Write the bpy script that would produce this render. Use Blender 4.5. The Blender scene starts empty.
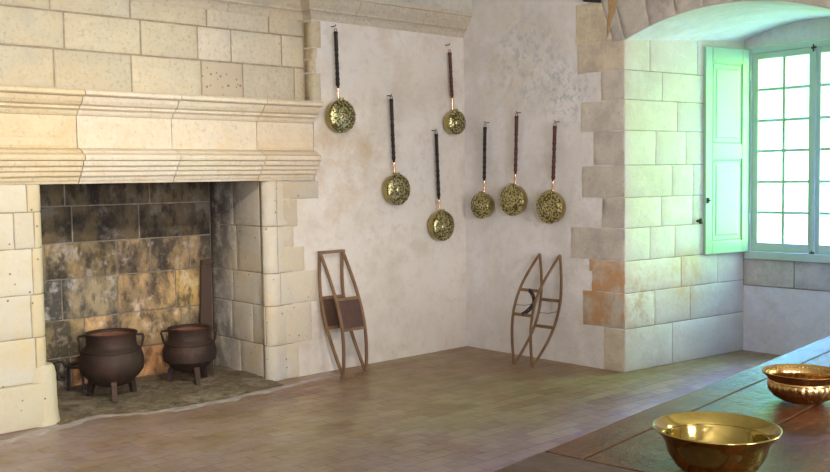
import bpy, bmesh, math, random
from mathutils import Vector, Matrix, noise
PI = math.pi
scene = bpy.context.scene
col = scene.collection

# ------------------------------------------------------------------ materials
def new_mat(name):
    m = bpy.data.materials.new(name); m.use_nodes = True
    nt = m.node_tree
    return m, nt, nt.nodes['Principled BSDF']

def N(nt, typ, **kw):
    n = nt.nodes.new(typ)
    for k, v in kw.items():
        if k in n.inputs: n.inputs[k].default_value = v
        else: setattr(n, k, v)
    return n

def ramp(nt, src, lo, hi, c0=(0, 0, 0, 1), c1=(1, 1, 1, 1)):
    r = nt.nodes.new('ShaderNodeValToRGB')
    r.color_ramp.elements[0].position = lo; r.color_ramp.elements[1].position = hi
    r.color_ramp.elements[0].color = c0; r.color_ramp.elements[1].color = c1
    nt.links.new(src, r.inputs['Fac']); return r

def mixc(nt, fac, a, b, blend='MIX'):
    m = nt.nodes.new('ShaderNodeMix'); m.data_type = 'RGBA'; m.blend_type = blend
    for i, v in ((0, fac), (6, a), (7, b)):
        if hasattr(v, 'is_linked') or isinstance(v, bpy.types.NodeSocket): nt.links.new(v, m.inputs[i])
        else: m.inputs[i].default_value = v if i == 0 else (*v, 1)
    return m.outputs[2]

def mat(name, base, layers=(), rough=.9, metal=0., bump=(), attr=False, pits=None, spec=.5, rough_var=None, spots=()):
    """layers: (scale, colour, lo, hi, strength, stretch); bump: (scale, distance)"""
    m, nt, bs = new_mat(name)
    tc = N(nt, 'ShaderNodeTexCoord')
    cur = None
    for i, (sc, c, lo, hi, st, stretch) in enumerate(layers):
        mp = N(nt, 'ShaderNodeMapping'); mp.inputs['Scale'].default_value = stretch
        mp.inputs['Location'].default_value = (i * 3.7, i * 1.3, i * 2.1)
        nt.links.new(tc.outputs['Object'], mp.inputs['Vector'])
        nz = N(nt, 'ShaderNodeTexNoise', Scale=sc, Detail=6., Roughness=.62)
        nt.links.new(mp.outputs[0], nz.inputs['Vector'])
        r = ramp(nt, nz.outputs['Fac'], lo, hi, (0, 0, 0, 1), (st, st, st, 1))
        cur = mixc(nt, r.outputs['Color'], cur if cur is not None else base, c)
    for ctr, rad, sc, c, lo, hi, st in spots:
        ds = N(nt, 'ShaderNodeVectorMath', operation='DISTANCE'); ds.inputs[1].default_value = ctr
        nt.links.new(tc.outputs['Object'], ds.inputs[0])
        mr_ = N(nt, 'ShaderNodeMapRange'); mr_.inputs[1].default_value = rad * .35; mr_.inputs[2].default_value = rad
        mr_.inputs[3].default_value = st; mr_.inputs[4].default_value = 0.
        nt.links.new(ds.outputs['Value'], mr_.inputs[0])
        nz = N(nt, 'ShaderNodeTexNoise', Scale=sc, Detail=6., Roughness=.7)
        nt.links.new(tc.outputs['Object'], nz.inputs['Vector'])
        r = ramp(nt, nz.outputs['Fac'], lo, hi)
        cur = mixc(nt, mixc(nt, 1., mr_.outputs[0], r.outputs['Color'], 'MULTIPLY'), cur if cur is not None else base, c)
    if pits:
        sc, c, th = pits
        v = N(nt, 'ShaderNodeTexVoronoi', Scale=sc, Randomness=1.)
        nt.links.new(tc.outputs['Object'], v.inputs['Vector'])
        r = ramp(nt, v.outputs['Distance'], th, th + .03, (1, 1, 1, 1), (0, 0, 0, 1))
        nz = N(nt, 'ShaderNodeTexNoise', Scale=3., Detail=1.)
        nt.links.new(tc.outputs['Object'], nz.inputs['Vector'])
        r2 = ramp(nt, nz.outputs['Fac'], .32, .40)
        pm = mixc(nt, 1., r.outputs['Color'], r2.outputs['Color'], 'MULTIPLY')
        cur = mixc(nt, pm, cur if cur is not None else base, c)
    if attr:
        a = N(nt, 'ShaderNodeAttribute', attribute_name='tone')
        cur = mixc(nt, 1., cur if cur is not None else base, a.outputs['Color'], 'MULTIPLY')
    if cur is not None: nt.links.new(cur, bs.inputs['Base Color'])
    else: bs.inputs['Base Color'].default_value = (*base, 1)
    bs.inputs['Roughness'].default_value = rough
    bs.inputs['Metallic'].default_value = metal
    bs.inputs['Specular IOR Level'].default_value = spec
    if rough_var:
        sc, lo, hi = rough_var
        nz = N(nt, 'ShaderNodeTexNoise', Scale=sc, Detail=5.)
        nt.links.new(tc.outputs['Object'], nz.inputs['Vector'])
        r = ramp(nt, nz.outputs['Fac'], .35, .65, (lo, lo, lo, 1), (hi, hi, hi, 1))
        nt.links.new(r.outputs['Color'], bs.inputs['Roughness'])
    prev = None
    for sc, dist in bump:
        nz = N(nt, 'ShaderNodeTexNoise', Scale=sc, Detail=5., Roughness=.6)
        nt.links.new(tc.outputs['Object'], nz.inputs['Vector'])
        b = N(nt, 'ShaderNodeBump', Strength=1., Distance=dist)
        nt.links.new(nz.outputs['Fac'], b.inputs['Height'])
        if prev is not None: nt.links.new(prev, b.inputs['Normal'])
        prev = b.outputs['Normal']
    if prev is not None: nt.links.new(prev, bs.inputs['Normal'])
    return m

I3 = (1, 1, 1)
M = {}
M['plaster_left'] = mat('warm_plaster', (.63, .585, .52), [
    (1.1, (.67, .635, .59), .4, .62, .9, I3), (2.6, (.48, .40, .31), .50, .70, .65, I3), (14, (.50, .45, .40), .52, .68, .5, I3),
    (7., (.62, .59, .55), .5, .7, .5, I3), (1.7, (.60, .47, .33), .60, .75, .5, (1, 1, .7))],
    .95, bump=((5, .012), (22, .006), (60, .002)), spots=[((-1.45, 0, 1.75), .75, 4, (.50, .37, .22), .42, .66, .8), ((-.5, 0, 1.5), 1.2, 9, (.50, .42, .33), .55, .72, .6), ((-.6, 0, .15), .8, 6, (.66, .62, .58), .4, .6, .8)])
M['plaster_back'] = mat('white_plaster', (.70, .67, .66), [
    (1.3, (.62, .59, .58), .45, .62, .9, I3), (4., (.76, .74, .76), .45, .62, .8, I3), (13, (.60, .57, .56), .52, .68, .5, I3),
    (2.2, (.58, .52, .44), .58, .72, .55, I3), (26, (.50, .52, .55), .62, .70, .5, I3)],
    .95, bump=((4, .012), (18, .006), (50, .002)), spots=[((0, -.75, 2.6), .55, 13, (.38, .43, .47), .49, .58, .75), ((0, -1.2, 2.3), .35, 18, (.38, .43, .47), .5, .58, .75), ((0, -.45, 2.75), .9, 3, (.60, .56, .46), .4, .6, .7), ((0, -1.5, 1.0), .8, 5, (.55, .49, .42), .5, .68, .6)])
M['stone_hood'] = mat('cream_limestone', (.52, .465, .35), [
    (2.2, (.46, .43, .35), .45, .65, .8, I3), (9, (.58, .53, .42), .5, .7, .7, I3),
    (34, (.32, .275, .20), .52, .68, .6, I3), (1.2, (.56, .44, .27), .52, .72, .5, I3), (5, (.42, .40, .33), .55, .7, .6, I3)],
    .93, bump=((6, .014), (18, .010), (70, .004)), attr=True)
M['stone_pecked'] = mat('pecked_limestone', (.48, .43, .33), [(9, (.54, .48, .38), .5, .7, .6, I3)],
    .93, bump=((14, .006),), attr=True, pits=(22, (.24, .18, .12), .19))
M['stone_mantel'] = mat('rosy_limestone', (.60, .525, .42), [
    (2.4, (.62, .57, .49), .4, .62, .8, I3), (5, (.56, .42, .25), .54, .72, .6, (1, 1, 1.6)),
    (32, (.40, .32, .23), .54, .70, .55, I3), (11, (.66, .60, .50), .5, .7, .6, I3)],
    .9, bump=((7, .010), (24, .006), (60, .003)), attr=True)
M['stone_jamb'] = mat('spotted_limestone', (.55, .505, .415), [
    (2.2, (.55, .53, .49), .45, .6, .8, I3), (1.6, (.58, .44, .24), .53, .68, .7, I3),
    (8, (.52, .475, .38), .5, .7, .7, I3), (30, (.42, .37, .28), .6, .74, .5, I3)],
    .93, bump=((7, .010), (20, .006), (60, .003)), attr=True, pits=(13.5, (.22, .18, .14), .088),
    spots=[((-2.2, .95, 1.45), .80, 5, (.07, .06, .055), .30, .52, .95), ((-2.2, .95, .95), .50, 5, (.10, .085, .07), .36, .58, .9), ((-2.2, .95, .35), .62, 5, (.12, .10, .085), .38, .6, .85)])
M['stone_sooty'] = mat('sooty_stone', (.36, .28, .17), [
    (2.0, (.50, .37, .18), .44, .58, .9, (1, 1, .7)), (3.0, (.06, .055, .045), .44, .58, .95, (1, 1, .6)),
    (6, (.56, .50, .44), .54, .66, .8, I3), (14, (.06, .05, .04), .50, .64, .8, (1, 1, .5)),
    (40, (.30, .27, .2), .55, .7, .5, I3)],
    .95, bump=((10, .012), (50, .004)), attr=True)
M['stone_reveal'] = mat('pale_ashlar', (.58, .54, .44), [
    (2.5, (.52, .47, .38), .45, .65, .8, I3), (9, (.64, .61, .52), .5, .7, .7, I3),
    (35, (.40, .36, .28), .58, .72, .6, I3)],   .93, bump=((6, .005), (18, .0035), (60, .002)), spots=[((.75, -1.87, .72), .38, 4, (.50, .34, .16), .36, .58, .8), ((.2, -1.8, .55), .40, 9, (.46, .33, .2), .46, .62, .9)], attr=True)
M['stone_quoin'] = mat('grey_quoin_stone', (.60, .555, .49), [
    (3.5, (.42, .39, .355), .42, .60, .85, I3), (10, (.58, .54, .47), .52, .7, .7, I3),
    (30, (.34, .31, .27), .57, .72, .6, I3)], .93, bump=((6, .012), (20, .008), (60, .003)), attr=True)
M['stone_rust'] = mat('rust_stained_stone', (.55, .50, .44), [
    (5, (.48, .25, .10), .36, .56, .9, I3), (14, (.40, .33, .27), .5, .68, .7, I3)],
    .93, bump=((10, .006), (50, .003)), attr=True)
M['mortar'] = mat('old_mortar', (.27, .225, .165), [(14, (.38, .33, .25), .45, .65, .8, I3)], .97, bump=((40, .004),))
M['mortar_dark'] = mat('sooty_mortar', (.20, .17, .13), [(10, (.36, .32, .26), .5, .65, .8, I3)], .97, bump=((40, .004),))
M['mortar_brown'] = mat('brown_mortar_fill', (.40, .27, .13), [(14, (.50, .36, .2), .45, .65, .8, I3)], .95, bump=((40, .003),))
M['ceiling'] = mat('ceiling_limewash', (.66, .62, .55), [(2, (.56, .52, .46), .45, .65, .7, I3)], .95, bump=((8, .006),))
M['hearth'] = mat('ash_and_earth', (.17, .13, .08), [
    (4, (.30, .25, .19), .48, .62, .8, I3), (11, (.06, .048, .032), .5, .66, .8, I3), (30, (.40, .35, .28), .55, .7, .6, I3)],
    .97, bump=((9, .03), (40, .01)))
M['mortar_pale'] = mat('pale_mortar_strip', (.46, .42, .44), [(6, (.30, .25, .23), .42, .62, .85, I3)], .95, bump=((14, .01),))
M['iron'] = mat('rusty_iron', (.040, .024, .020), [
    (7, (.075, .036, .024), .45, .65, .8, I3), (30, (.03, .022, .02), .55, .7, .7, I3)], .62, .35, bump=((40, .003), (140, .001)))
M['iron_rust'] = mat('red_rust', (.20, .085, .045), [(14, (.11, .055, .035), .45, .65, .8, I3)], .85, .1, bump=((50, .003),))
M['iron_dark'] = mat('black_iron', (.035, .033, .04), [(20, (.07, .05, .045), .5, .7, .6, I3)], .5, .5)
M['nail'] = mat('bare_iron_hook', (.16, .15, .15), (), .4, .8)
M['wood_bar'] = mat('brown_ash_wood', (.20, .115, .058), [
    (20, (.12, .066, .033), .45, .65, .8, (1, 1, .15)), (6, (.27, .165, .085), .55, .7, .6, I3)], .6, bump=((60, .001),))
M['sheet'] = mat('rusted_sheet_iron', (.085, .048, .038), [
    (12, (.13, .062, .042), .45, .65, .8, I3), (45, (.24, .19, .16), .68, .74, .5, I3)], .6, .3, bump=((30, .002),))
M['plank'] = mat('charred_oak', (.07, .040, .028), [(12, (.055, .038, .03), .45, .65, .8, (1, 1, .15))], .75, bump=((40, .003),))
M['handle_black'] = mat('black_turned_wood', (.014, .009, .009), [(20, (.032, .015, .012), .5, .7, .7, I3)], .45, spec=.25)
M['handle_red'] = mat('red_brown_turned_wood', (.085, .026, .020), [(20, (.03, .012, .010), .45, .65, .8, (1, 1, .3))], .45, spec=.25)
M['copper'] = mat('copper_ferrule', (.80, .50, .33), (), .25, 1.)
M['shutter'] = mat('sage_green_paint', (.34, .51, .34), [
    (3, (.31, .46, .31), .45, .65, .6, I3), (16, (.38, .54, .38), .55, .7, .5, (1, 1, .2))], .42, bump=((30, .0012),))
M['frame'] = mat('grey_green_paint', (.48, .58, .50), [(5, (.42, .52, .45), .45, .65, .6, I3)], .45, bump=((30, .001),))
M['table'] = mat('dark_red_oak', (.105, .030, .011), [
    (5, (.05, .02, .009), .42, .62, .85, (.25, 1.6, 1)), (18, (.16, .055, .02), .5, .68, .7, (.2, 2, 1)),
    (3, (.06, .034, .018), .5, .68, .6, I3), (60, (.045, .02, .012), .58, .68, .6, (.3, 1, 1))],
    .34, bump=((14, .006), (45, .006), (110, .003)), rough_var=(6, .10, .26))
M['table_grey'] = mat('worn_grey_oak', (.085, .058, .045), [
    (10, (.08, .05, .04), .42, .62, .8, (1.6, .25, 1)), (40, (.17, .12, .095), .55, .7, .5, (1, .3, 1))],
    .45, bump=((12, .002), (45, .0015)), rough_var=(6, .3, .5))

for k_ in ('table', 'table_grey'): M[k_].node_tree.nodes['Principled BSDF'].inputs['IOR'].default_value = 1.27
def brass_mat(name, c, c2, rough, pattern=None):
    m, nt, bs = new_mat(name)
    tc = N(nt, 'ShaderNodeTexCoord')
    nz = N(nt, 'ShaderNodeTexNoise', Scale=9., Detail=4.)
    nt.links.new(tc.outputs['Object'], nz.inputs['Vector'])
    r = ramp(nt, nz.outputs['Fac'], .4, .66)
    cur = mixc(nt, r.outputs['Color'], c, c2)
    bs.inputs['Metallic'].default_value = 1.; bs.inputs['Roughness'].default_value = rough
    if pattern:
        # chased and pierced foliage: cells with dark pierced gaps
        v = N(nt, 'ShaderNodeTexVoronoi', Scale=pattern, Randomness=.8, feature='SMOOTH_F1')
        v.inputs['Smoothness'].default_value = .25
        nt.links.new(tc.outputs['Object'], v.inputs['Vector'])
        r2 = ramp(nt, v.outputs['Distance'], .40, .60)
        cur = mixc(nt, r2.outputs['Color'], cur, (.15, .125, .05))
        b = N(nt, 'ShaderNodeBump', Strength=.6, Distance=.005, invert=True)
        nt.links.new(v.outputs['Distance'], b.inputs['Height'])
        nt.links.new(b.outputs['Normal'], bs.inputs['Normal'])
    else:
        nz2 = N(nt, 'ShaderNodeTexNoise', Scale=24., Detail=2.)
        nt.links.new(tc.outputs['Object'], nz2.inputs['Vector'])
        b = N(nt, 'ShaderNodeBump', Strength=.5, Distance=.002)
        nt.links.new(nz2.outputs['Fac'], b.inputs['Height'])
        nt.links.new(b.outputs['Normal'], bs.inputs['Normal'])
    nt.links.new(cur, bs.inputs['Base Color'])
    return m
M['brass_lid'] = brass_mat('chased_brass', (.64, .59, .33), (.50, .45, .22), .36, 58.)
M['brass_old'] = brass_mat('aged_brass', (.50, .42, .17), (.34, .28, .11), .30)
M['brass_bowl'] = brass_mat('polished_brass', (.43, .345, .115), (.33, .25, .08), .12)
M['brass_copper'] = brass_mat('reddish_brass', (.54, .36, .16), (.40, .22, .09), .17)

def floor_mat():
    m, nt, bs = new_mat('terracotta_brick_paving')
    tc = N(nt, 'ShaderNodeTexCoord')
    nzw = N(nt, 'ShaderNodeTexNoise', Scale=2.2, Detail=2.)
    nt.links.new(tc.outputs['Object'], nzw.inputs['Vector'])
    wv = N(nt, 'ShaderNodeVectorMath', operation='SCALE'); wv.inputs['Scale'].default_value = .03
    nt.links.new(nzw.outputs['Color'], wv.inputs[0])
    ad = N(nt, 'ShaderNodeVectorMath', operation='ADD')
    nt.links.new(tc.outputs['Object'], ad.inputs[0]); nt.links.new(wv.outputs[0], ad.inputs[1])
    br = N(nt, 'ShaderNodeTexBrick')
    br.inputs['Color1'].default_value = (.185, .098, .046, 1); br.inputs['Color2'].default_value = (.315, .195, .092, 1)
    br.inputs['Mortar'].default_value = (.115, .09, .068, 1); br.inputs['Scale'].default_value = 1.
    br.inputs['Mortar Size'].default_value = .006; br.inputs['Mortar Smooth'].default_value = .4
    br.inputs['Brick Width'].default_value = .23; br.inputs['Row Height'].default_value = .115
    nt.links.new(ad.outputs[0], br.inputs['Vector'])
    def nz(sc, lo, hi, loc):
        mp = N(nt, 'ShaderNodeMapping'); mp.inputs['Location'].default_value = loc
        nt.links.new(tc.outputs['Object'], mp.inputs['Vector'])
        n = N(nt, 'ShaderNodeTexNoise', Scale=sc, Detail=5., Roughness=.6); nt.links.new(mp.outputs[0], n.inputs['Vector'])
        return ramp(nt, n.outputs['Fac'], lo, hi).outputs['Color']
    cur = br.outputs['Color']
    f = nz(3.4, .54, .66, (5, 2, 0)); cur = mixc(nt, f, cur, mixc(nt, .55, cur, (.26, .10, .07)))
    f = nz(1.1, .40, .60, (1, 7, 0)); cur = mixc(nt, f, cur, mixc(nt, .55, cur, (.29, .225, .09)))  # olive of the window's yellow-green light, painted into the brick colour
    # pale lilac tint over the bricks in front of the hearth
    sx = N(nt, 'ShaderNodeVectorMath', operation='DISTANCE'); sx.inputs[1].default_value = (-4.3, -1.0, 0)
    nt.links.new(tc.outputs['Object'], sx.inputs[0])
    dr = ramp(nt, sx.outputs['Value'], .0, .9)
    dm = N(nt, 'ShaderNodeMapRange'); dm.inputs[1].default_value = .5; dm.inputs[2].default_value = 3.0
    dm.inputs[3].default_value = 1.; dm.inputs[4].default_value = 0.
    nt.links.new(sx.outputs['Value'], dm.inputs[0])
    f2 = nz(2.4, .30, .56, (3, 3, 0))
    lilac = mixc(nt, 1., dm.outputs[0], f2, 'MULTIPLY')
    cur = mixc(nt, lilac, cur, mixc(nt, .7, cur, (.37, .29, .335)))
    nt.links.new(cur, bs.inputs['Base Color'])
    rr = nz(4., .35, .65, (8, 8, 0))
    rv = ramp(nt, rr, 0, 1, (.30, .30, .30, 1), (.46, .46, .46, 1)); nt.links.new(rv.outputs['Color'], bs.inputs['Roughness'])
    b = N(nt, 'ShaderNodeBump', Strength=.8, Distance=.006, invert=True); nt.links.new(br.outputs['Fac'], b.inputs['Height'])
    n3 = N(nt, 'ShaderNodeTexNoise', Scale=14., Detail=4.); nt.links.new(tc.outputs['Object'], n3.inputs['Vector'])
    b2 = N(nt, 'ShaderNodeBump', Strength=1., Distance=.006); nt.links.new(n3.outputs['Fac'], b2.inputs['Height'])
    nt.links.new(b.outputs['Normal'], b2.inputs['Normal']); nt.links.new(b2.outputs['Normal'], bs.inputs['Normal'])
    return m
M['floor'] = floor_mat()

def glass_mat():
    m, nt, bs = new_mat('old_window_glass')
    nt.nodes.remove(bs)
    out = [n for n in nt.nodes if n.type == 'OUTPUT_MATERIAL'][0]
    tr = N(nt, 'ShaderNodeBsdfTransparent'); tr.inputs['Color'].default_value = (.95, .98, .96, 1)
    gl = N(nt, 'ShaderNodeBsdfGlossy'); gl.inputs['Roughness'].default_value = .02
    fr = N(nt, 'ShaderNodeFresnel')
    ge = N(nt, 'ShaderNodeNewGeometry'); io = N(nt, 'ShaderNodeMapRange'); io.inputs[3].default_value = 1.3; io.inputs[4].default_value = 1 / 1.3
    nt.links.new(ge.outputs['Backfacing'], io.inputs[0]); nt.links.new(io.outputs[0], fr.inputs['IOR'])
    mx = N(nt, 'ShaderNodeMixShader')
    nt.links.new(fr.outputs[0], mx.inputs[0]); nt.links.new(tr.outputs[0], mx.inputs[1]); nt.links.new(gl.outputs[0], mx.inputs[2])
    nt.links.new(mx.outputs[0], out.inputs['Surface'])
    return m
M['glass'] = glass_mat()

# ------------------------------------------------------------------ object helpers
def link(name, me, mats, parent=None):
    o = bpy.data.objects.new(name, me); col.objects.link(o)
    for m in (mats if isinstance(mats, (list, tuple)) else [mats]): me.materials.append(M[m])
    if parent is not None: o.parent = parent
    return o

def finish(name, bm, mats, parent=None, smooth=None, recalc=True):
    if recalc: bmesh.ops.recalc_face_normals(bm, faces=bm.faces)
    me = bpy.data.meshes.new(name); bm.to_mesh(me); bm.free()
    if smooth is not None:
        for p in me.polygons: p.use_smooth = True
        me.set_sharp_from_angle(angle=math.radians(smooth))
    return link(name, me, mats, parent)

def tag(o, label, cat, group=None):
    o['label'] = label; o['category'] = cat
    if group: o['group'] = group
    return o

def struct(o):
    o['kind'] = 'structure'; return o

def thing(name, loc, label, cat, group=None, rot=(0, 0, 0)):
    o = bpy.data.objects.new(name, None); col.objects.link(o)
    o.location = loc; o.rotation_euler = rot; o.empty_display_size = .1
    return tag(o, label, cat, group)

def box(bm, lo, hi, bevel=0., mtx=None, mi=0):
    lo, hi = Vector(lo), Vector(hi)
    r = bmesh.ops.create_cube(bm, size=1.)
    vs = r['verts']
    for v in vs: v.co = Vector((lo[i] + (v.co[i] + .5) * (hi[i] - lo[i]) for i in range(3)))
    fs = list({f for v in vs for f in v.link_faces})
    for f in fs: f.material_index = mi
    if bevel:
        es = list({e for v in vs for e in v.link_edges})
        g = bmesh.ops.bevel(bm, geom=es, offset=bevel, segments=2, affect='EDGES', profile=.5)
        vs = list({v for v in g['verts']} | {v for v in vs if v.is_valid})
    if mtx is not None:
        for v in vs: v.co = mtx @ v.co
    return vs

def lathe(bm, prof, n=32, mtx=None, mi=0, rad=None):
    rings = []
    for r, z in prof:
        if r < 1e-6:
            rings.append([bm.verts.new((0, 0, z))])
        else:
            rr = []
            for i in range(n):
                a = 2 * PI * i / n
                q = rad(r, z, a) if rad else r
                rr.append(bm.verts.new((q * math.cos(a), q * math.sin(a), z)))
            rings.append(rr)
    fs = []
    for a, b in zip(rings, rings[1:]):
        for i in range(n):
            j = (i + 1) % n
            if len(a) == 1 and len(b) == 1: continue
            if len(a) == 1: fs.append(bm.faces.new((a[0], b[i], b[j])))
            elif len(b) == 1: fs.append(bm.faces.new((a[i], a[j], b[0])))
            else: fs.append(bm.faces.new((a[i], a[j], b[j], b[i])))
    for f in fs: f.material_index = mi
    if mtx is not None:
        for r in rings:
            for v in r: v.co = mtx @ v.co
    return rings

def bar(bm, pts, w, h, up=(0, 1, 0), mi=0, taper=None):
    """rectangular bar along points, w across, h along 'up'"""
    pts = [Vector(p) for p in pts]; up = Vector(up); rings = []
    for i, p in enumerate(pts):
        t = (pts[min(i + 1, len(pts) - 1)] - pts[max(i - 1, 0)]).normalized()
        a = t.cross(up)
        a = a.normalized() if a.length > 1e-5 else t.orthogonal().normalized()
        b = a.cross(t).normalized()
        k = taper(i / (len(pts) - 1)) if taper else 1
        rings.append([bm.verts.new(p + a * (sx * w / 2 * k) + b * (sy * h / 2 * k)) for sx, sy in ((-1, -1), (1, -1), (1, 1), (-1, 1))])
    for q, r in zip(rings, rings[1:]):
        for i in range(4):
            f = bm.faces.new((q[i], q[(i + 1) % 4], r[(i + 1) % 4], r[i])); f.material_index = mi
    bm.faces.new(rings[0][::-1]).material_index = mi; bm.faces.new(rings[-1]).material_index = mi

def tube(bm, pts, r, n=10, closed=False):
    pts = [Vector(p) for p in pts]; rings = []; ref = None; m = len(pts)
    for i, p in enumerate(pts):
        if closed: t = (pts[(i + 1) % m] - pts[i - 1]).normalized()
        else: t = (pts[min(i + 1, m - 1)] - pts[max(i - 1, 0)]).normalized()
        if ref is None: ref = t.orthogonal().normalized()
        a = (ref - t * ref.dot(t)).normalized(); ref = a; b = t.cross(a)
        rings.append([bm.verts.new(p + (a * math.cos(2 * PI * k / n) + b * math.sin(2 * PI * k / n)) * r) for k in range(n)])
    prs = list(zip(rings, rings[1:])) + ([(rings[-1], rings[0])] if closed else [])
    for q, s in prs:
        for k in range(n): bm.faces.new((q[k], q[(k + 1) % n], s[(k + 1) % n], s[k]))
    if not closed:
        bm.faces.new(rings[0][::-1]); bm.faces.new(rings[-1])

# ---- stone blocks -------------------------------------------------
class Stones:
    """collects separately toned, rounded-edge blocks over a mortar bed in one mesh"""
    jit = .0035
    def __init__(s, seed=1, depth=.009, gap=.004, bev=.009, rough=.0016, tonevar=.07):
        s.bm = bmesh.new(); s.lay = s.bm.loops.layers.float_color.new('tone'); s.r = random.Random(seed)
        s.depth, s.gap, s.bev, s.rough, s.tv = depth, gap, bev, rough, tonevar
    def face(s, vs, mi, tone):
        try: f = s.bm.faces.new(vs)
        except ValueError: return
        f.material_index = mi; f.smooth = True
        for l in f.loops: l[s.lay] = (*tone, 1)
    def tone(s):
        v = 1 + s.r.uniform(-s.tv, s.tv) * 1.2; h = s.r.uniform(-.5, .5) * s.tv
        return (v * (1 + h * .5), v, v * (1 - h))
    def block(s, F, u0, u1, v0, v1, mi=0, tone=None, breaks=(), cell=.09):
        """F(u,v,d) -> point, d outward"""
        tone = tone or s.tone(); g, b = s.gap, s.bev
        if u1 - u0 < 2.2 * (g + b): b = max(.001, (u1 - u0) / 2.2 - g)
        def samples(a, c, extra=()):
            n = max(1, int((c - a) / cell)); xs = [a + g + b + (c - a - 2 * (g + b)) * i / n for i in range(n + 1)]
            xs = sorted(set([a + g, a + g + b * .35] + xs + [e for e in extra if a + g + b < e < c - g - b] + [c - g - b * .35, c - g]))
            return xs
        us, vs = samples(u0, u1, breaks), samples(v0, v1)
        sd = s.r.uniform(0, 50); grid = []
        for i, u in enumerate(us):
            row = []
            for j, v in enumerate(vs):
                bi = min(i, len(us) - 1 - i); bj = min(j, len(vs) - 1 - j); m = min(bi, bj)
                d = (-s.depth, -s.depth * .3, 0)[min(m, 2)]
                nz = noise.noise(Vector((u * 9 + sd, v * 9, sd)))
                if m: d += nz * s.rough
                uu = u + (noise.noise(Vector((v * 14 + sd, sd, 3))) * s.jit if bi < 2 else 0)
                vv = v + (noise.noise(Vector((u * 10 + sd, 7, sd))) * s.jit if bj < 2 else 0)
                row.append(s.bm.verts.new(F(uu, vv, d)))
            grid.append(row)
        for i in range(len(us) - 1):
            for j in range(len(vs) - 1):
                s.face((grid[i][j], grid[i + 1][j], grid[i + 1][j + 1], grid[i][j + 1]), mi, tone)
    def bed(s, F, us, v0, v1, mi, d=None):
        d = -s.depth * .75 if d is None else d
        a = [(s.bm.verts.new(F(u, v0, d)), s.bm.verts.new(F(u, v1, d))) for u in us]
        for p, q in zip(a, a[1:]): s.face((p[0], q[0], q[1], p[1]), mi, (1, 1, 1))
    def done(s, name, mats, parent=None):
        return finish(name, s.bm, mats, parent)

def path_frame(path, flip=1):
    """plan polyline -> F(s, z, d) with mitred outward offset; d along the left normal * flip"""
    P = [Vector((*p, 0)) for p in path]; L = [0.]
    for a, b in zip(P, P[1:]): L.append(L[-1] + (b - a).length)
    seg = [(b - a).normalized() for a, b in zip(P, P[1:])]
    nrm = [Vector((-t.y, t.x, 0)) * flip for t in seg]
    vn = []
    for i in range(len(P)):
        n1 = nrm[max(i - 1, 0)]; n2 = nrm[min(i, len(nrm) - 1)]
        m = (n1 + n2); m = m / max(m.dot(n1), .3); vn.append(m)
    def F(s, z, d):
        i = 0
        while i < len(seg) - 1 and s > L[i + 1]: i += 1
        k = (s - L[i]) / (L[i + 1] - L[i])
        p = P[i].lerp(P[i + 1], k); n = vn[i].lerp(vn[i + 1], min(max(k, 0), 1))
        q = p + n * d
        return (q.x, q.y, z)
    return F, L

def sweep(bm, path, prof, flip=1, mi=0, caps=True, mis=None):
    """sweep profile (offset, z) along a plan polyline, mitred"""
    F, L = path_frame(path, flip); rings = []
    for s in L: rings.append([bm.verts.new(F(s, z, d)) for d, z in prof])
    n = len(prof)
    for a, b in zip(rings, rings[1:]):
        for i in range(n):
            j = (i + 1) % n
            bm.faces.new((a[i], a[j], b[j], b[i])).material_index = mi
    if caps:
        bm.faces.new(rings[0]).material_index = mi; bm.faces.new(rings[-1][::-1]).material_index = mi

def set_tone(bm, tone):
    lay = bm.loops.layers.float_color.get('tone') or bm.loops.layers.float_color.new('tone')
    for f in bm.faces:
        for l in f.loops: l[lay] = (*tone, 1)

# ------------------------------------------------------------------ camera
CAM = (-6.386, -6.341, 1.6)
yaw, pitch, roll = math.radians(42.17), math.radians(-3.5), math.radians(-.856)
fw = Vector((math.sin(yaw) * math.cos(pitch), math.cos(yaw) * math.cos(pitch), math.sin(pitch)))
rt = Vector((math.cos(yaw), -math.sin(yaw), 0)); up = rt.cross(fw)
r2 = rt * math.cos(roll) + up * math.sin(roll); u2 = -rt * math.sin(roll) + up * math.cos(roll)
cam = bpy.data.objects.new('camera', bpy.data.cameras.new('camera')); col.objects.link(cam)
mw = Matrix((r2, u2, -fw)).transposed().to_4x4(); mw.translation = CAM
cam.matrix_world = mw
cam.data.sensor_width = 36; cam.data.lens = 958 / 830 * 36; cam.data.clip_start = .05
scene.camera = cam

# ------------------------------------------------------------------ room shell
XW, YS, ZC = -10., -10.5, 3.9          # west wall, south wall, ceiling
XWIN = 1.55                            # inner face of the thin wall that carries the window
YL, YR, YM = -1.795, -3.475, -2.61       # window recess: left edge, right edge, middle
WL, WR = -1.972, -3.248                # recess edges at the window wall
ZS, RISE = 2.657, .165                 # springing and rise of the front arch
ZS2, RISE2 = 2.765, .11                # the same at the window wall

bm = bmesh.new()
vs = [bm.verts.new(p) for p in ((XW, YS, 0), (XWIN + .3, YS, 0), (XWIN + .3, 1.2, 0), (XW, 1.2, 0))]
bm.faces.new(vs)
struct(finish('floor', bm, 'floor'))
bm = bmesh.new()
box(bm, (XW - .3, YS - .3, ZC), (XWIN + .4, 1.3, ZC + .2))
struct(finish('ceiling', bm, 'ceiling'))

def arch_z(y, y0, y1, zs, rise):
    """segmental arch height at y"""
    h = (y0 - y1) / 2; c = (y0 + y1) / 2; R = (h * h + rise * rise) / (2 * rise)
    return zs + rise - R + math.sqrt(max(R * R - (y - c) ** 2, 0))

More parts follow.
